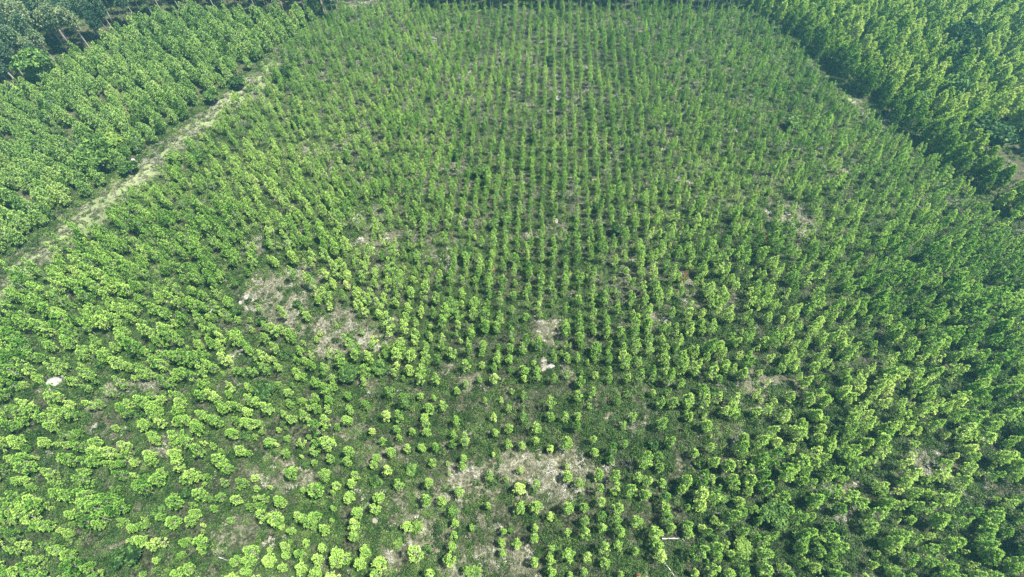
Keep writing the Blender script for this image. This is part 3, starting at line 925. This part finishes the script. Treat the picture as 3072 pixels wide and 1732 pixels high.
stand("tall_pine", right_d, RE, 3.8, 60, 360, -10, 262, .85,
      lambda x, y: right_d(x, y) > 0 and not near(x, y, gr) and random.random() > .04,
      TALL, TALLM, ('tall', 'bark'), .72, 1.2,
      lambda li, k, t, s: "%s %stall pine, %s tree up the %s line back from the field edge" % (hue(t), "large " if s > 1.1 else "", nth(k + 1), nth(li + 1)),
      "tall pine", "tall pines right of the plantation", "tall_pine_stand", "tall light green pine stand right of the plantation, beyond its nearest lines", "pine stand", 300, 10)
stand("old_tree", old_d, OE, 5.6, -420, -40, 60, 290, 1.3,
      lambda x, y: (old_d(x, y) > 0 or (y > 199 and x < -69)) and random.random() > .08,
      OLD, OLDM, ('old', 'bark'), .75, 1.12,
      lambda li, k, t, s: "%s old tree with pale trunk, %s up line %d behind the left stand" % (hue(t), nth(k + 1), li + 1) ,
      "old tree", "old trees of the wood at upper left", "old_wood", "dark bluish old wood behind the left stand in the upper left corner", "wood", 300, 13)
FE = ((-50.0, FAR_Y + 4.5), (110.0, FAR_Y + 4.5))
stand("far_tree", lambda x, y: y - FAR_Y, FE, 4.2, -62, 130, FAR_Y + 3, FAR_Y + 50, .8,
      lambda x, y: -43 < x and rf_ok(x, y) and random.random() > .05,
      OLD, OLDM, ('old', 'bark'), .7, .95,
      lambda li, k, t, s: "dark tree of the far wood, %s from its left end, line %d beyond the rows" % (nth(k + 1), li + 1),
      "far tree", "dark trees beyond the far end of the rows", "far_wood", "dark wood beyond the far end of the rows", "wood", 0, 3) if False else None
def far_wood():
    pts = []; k = 0
    for li in range(8):
        y = FAR_Y + 2.2 + li * 4.2
        x = -43 + random.uniform(0, 3)
        while x < 98 - li * 1.2:
            x += random.uniform(3.2, 5)
            yy = y + random.gauss(0, .8)
            s = random.uniform(.62, .85)
            if li == 0:
                k += 1
                px, py, _ = project(x, yy, 0)
                tree_thing("old_tree", OLDM, random.randrange(6), x, yy, (s, s, s), random.uniform(0, 6), .15 + .3 * random.random(),
                           "dark tree closing the far end of the rows, %s along from the left" % nth(k), "old tree", "dark trees beyond the far end of the rows")
            else:
                pts.append((x, yy, random.uniform(0, 6), s, s, random.randrange(6)))
    for _ in range(420):
        x, yy = random.uniform(-150, -68), random.uniform(199.5, 232)
        if all((x - p[0]) ** 2 + (yy - p[1]) ** 2 > 9 for p in pts[-200:]) and old_d(x, yy) < 1:
            s = random.uniform(.62, .9)
            pts.append((x, yy, random.uniform(0, 6), s, s, random.randrange(6)))
    scatter("far_wood", withmats(OLD, 'old', 'bark'), pts, "dark wood beyond the far end of the planted rows", "wood")
far_wood()

SPEC2 = [
 (274, 455, 9.5, 8.5, .42, "broad pale green round tree, biggest along the left stand's lower edge"),
 (326, 420, 6.5, 7.5, .88, "yellow crowned tree above a broad pale green one, left stand"),
 (2982, 392, 13., 10., .10, "large dark leafed spreading tree in the gap of the right stand"),
 (2905, 95, 11., 13.5, .15, "dark domed tree standing among the tall right pines near the top"),
 (2870, 250, 8., 11., .45, "bluish green rounded tree within the tall right pines"),
 (2760, 300, 6., 8., .55, "pale green slender tree with bare twigs inside the right stand"),
 (2890, 155, 8., 11.5, .2, "shaded round tree in the upper right stand"),
 (80, 180, 11., 14., .45, "light olive topped broad tree in front of the old wood, upper left"),
 (20, 120, 8., 12., .90, "tree with an orange tinged crown at the left edge, upper corner"),
 (590, 470, 4.5, 3.6, .30, "rounded shrub on the left stand's edge beside the track's middle"),
 (520, 470, 4.2, 5., .75, "yellow green broadleaf tree behind the track's middle, left stand"),
 (860, 210, 4.6, 4.5, .10, "dark shrub tree on the left stand's edge near the track's far end"),
]
for k, (px, py, wd, ht, tint, lab) in enumerate(SPEC2):
    x, y = ground(px, py, ht * .7)
    tree_thing("broadleaf_tree", BIGM, k + 1, x, y, (wd / 6.4, wd / 6.4, ht / 8.0), random.uniform(0, 6), tint, lab, "tree", "broadleaf trees in the grown stands")

# ------------------------------------------------------------------ undergrowth, grass and dead grass between the trees
def cover(nfull, x0, x1, y0, y1):
    x, y = RNG.uniform(x0, x1, nfull), RNG.uniform(y0, y1, nfull)
    px, py, dp = project(x, y)
    k = (dp > 5) & (px > -250) & (px < W + 250) & (py > -150) & (py < HGT + 250)
    return x[k], y[k]
SHR = [patch_shrub(20 + k, .8, 120, .6, .105).mesh("low_shrub", [M['shrub']]) for k in range(6)]
GRS = [patch_grass(30 + k, .8, 85, .62).mesh("grass_clump", [M['grass']]) for k in range(5)]
STR = [patch_grass(50 + k, .8, 75, .55).mesh("dead_grass_clump", [M['straw']]) for k in range(4)]
x, y = cover(230000, -250, 250, -20, 225)
d = dryness(x, y); t = track(x, y); w = (left_d(x, y) > 3) | (right_d(x, y) > 3)
clump = vnoise(x, y, 4.5) * .6 + vnoise(x, y, 1.7) * .4 + .10 * thicket(x, y) + .10 * np.clip(np.abs(x) / 60 - .5, 0, 1)
k = (RNG.random(len(x)) < np.clip(3.2 * (clump - .28 - .09 * np.clip((y - 60) / 100, 0, 1)), .02, 1) * (1 - .72 * d) * (1 - .97 * np.clip(t * 1.3, 0, 1))) & ~(w & (RNG.random(len(x)) < .6))
x1_, y1_ = x[k], y[k]; n = len(x1_)
sc_ = RNG.uniform(.6, 1.5, n)
scatter("undergrowth", SHR, np.stack([x1_, y1_, RNG.uniform(0, 6.28, n), sc_, sc_ * RNG.uniform(.6, 1.5, n), RNG.integers(0, 6, n), np.clip(RNG.random(n) * .75 + .28 * np.clip((y1_ - 45) / 70, 0, 1), 0, 1)], 1),
        "low dark green undergrowth between the pines", "undergrowth")
print("undergrowth", n)
x, y = cover(200000, -250, 250, -20, 225)
d = dryness(x, y); w = (left_d(x, y) > 1) | (right_d(x, y) > 1)
clump = vnoise(x + 300, y, 5) * .6 + vnoise(x, y + 300, 2) * .4
k = (RNG.random(len(x)) < np.clip(1.5 * (clump - .25), .05, 1) * (1 - .7 * d)) & ~(w & (d < .3))
x1_, y1_ = x[k], y[k]; n = len(x1_)
sc_ = RNG.uniform(.6, 1.2, n)
scatter("grass", GRS, np.stack([x1_, y1_, RNG.uniform(0, 6.28, n), sc_, sc_ * RNG.uniform(.7, 1.2, n), RNG.integers(0, 5, n), np.clip(RNG.random(n) * .6 + .32 * np.clip((y1_ - 45) / 70, 0, 1) + .15 * track(x1_, y1_) + .2 * dryness(x1_, y1_), 0, 1)], 1),
        "rough grey green grass between the pines and along the track", "grass")
print("grass", n)
x, y = cover(110000, -250, 250, -20, 225)
d = dryness(x, y); w = (left_d(x, y) > 0) | (right_d(x, y) > 0)
clump = vnoise(x + 500, y, 7) * .5 + vnoise(x, y + 500, 2.2) * .5
k = (RNG.random(len(x)) < np.clip(.85 * d + 1.3 * (clump - .58), 0, .9)) & ~w
x1_, y1_ = x[k], y[k]; n = len(x1_)
sc_ = RNG.uniform(.6, 1.15, n)
scatter("dead_grass", STR, np.stack([x1_, y1_, RNG.uniform(0, 6.28, n), sc_, sc_ * RNG.uniform(.6, 1.1, n), RNG.integers(0, 4, n)], 1),
        "pale dead grass on the open patches of the plantation", "grass")
print("dead grass", n)

# ------------------------------------------------------------------ haze
HAZE = 0.00026
if HAZE:
    hx, hy0, hy1, hz0, hz1 = 460, -90, 460, -2.0, 112.0
    v = [(sx * hx, yy, zz) for zz in (hz0, hz1) for sx, yy in ((-1, hy0), (1, hy0), (1, hy1), (-1, hy1))]
    f = [(0, 3, 2, 1), (4, 5, 6, 7), (0, 1, 5, 4), (1, 2, 6, 5), (2, 3, 7, 6), (3, 0, 4, 7)]
    me = D.meshes.new("haze"); me.from_pydata(v, [], f)
    m, nn, ll = nmat("air")
    pv = nn.new("ShaderNodeVolumePrincipled")
    pv.inputs["Color"].default_value = (.26, .76, .92, 1)
    pv.inputs["Density"].default_value = HAZE
    pv.inputs["Anisotropy"].default_value = .2
    oo = nn.new("ShaderNodeOutputMaterial"); ll.new(pv.outputs[0], oo.inputs["Volume"])
    me.materials.append(m)
    prop(obj("haze", me), "thin bluish haze over the plantation", "haze", None, 'stuff')
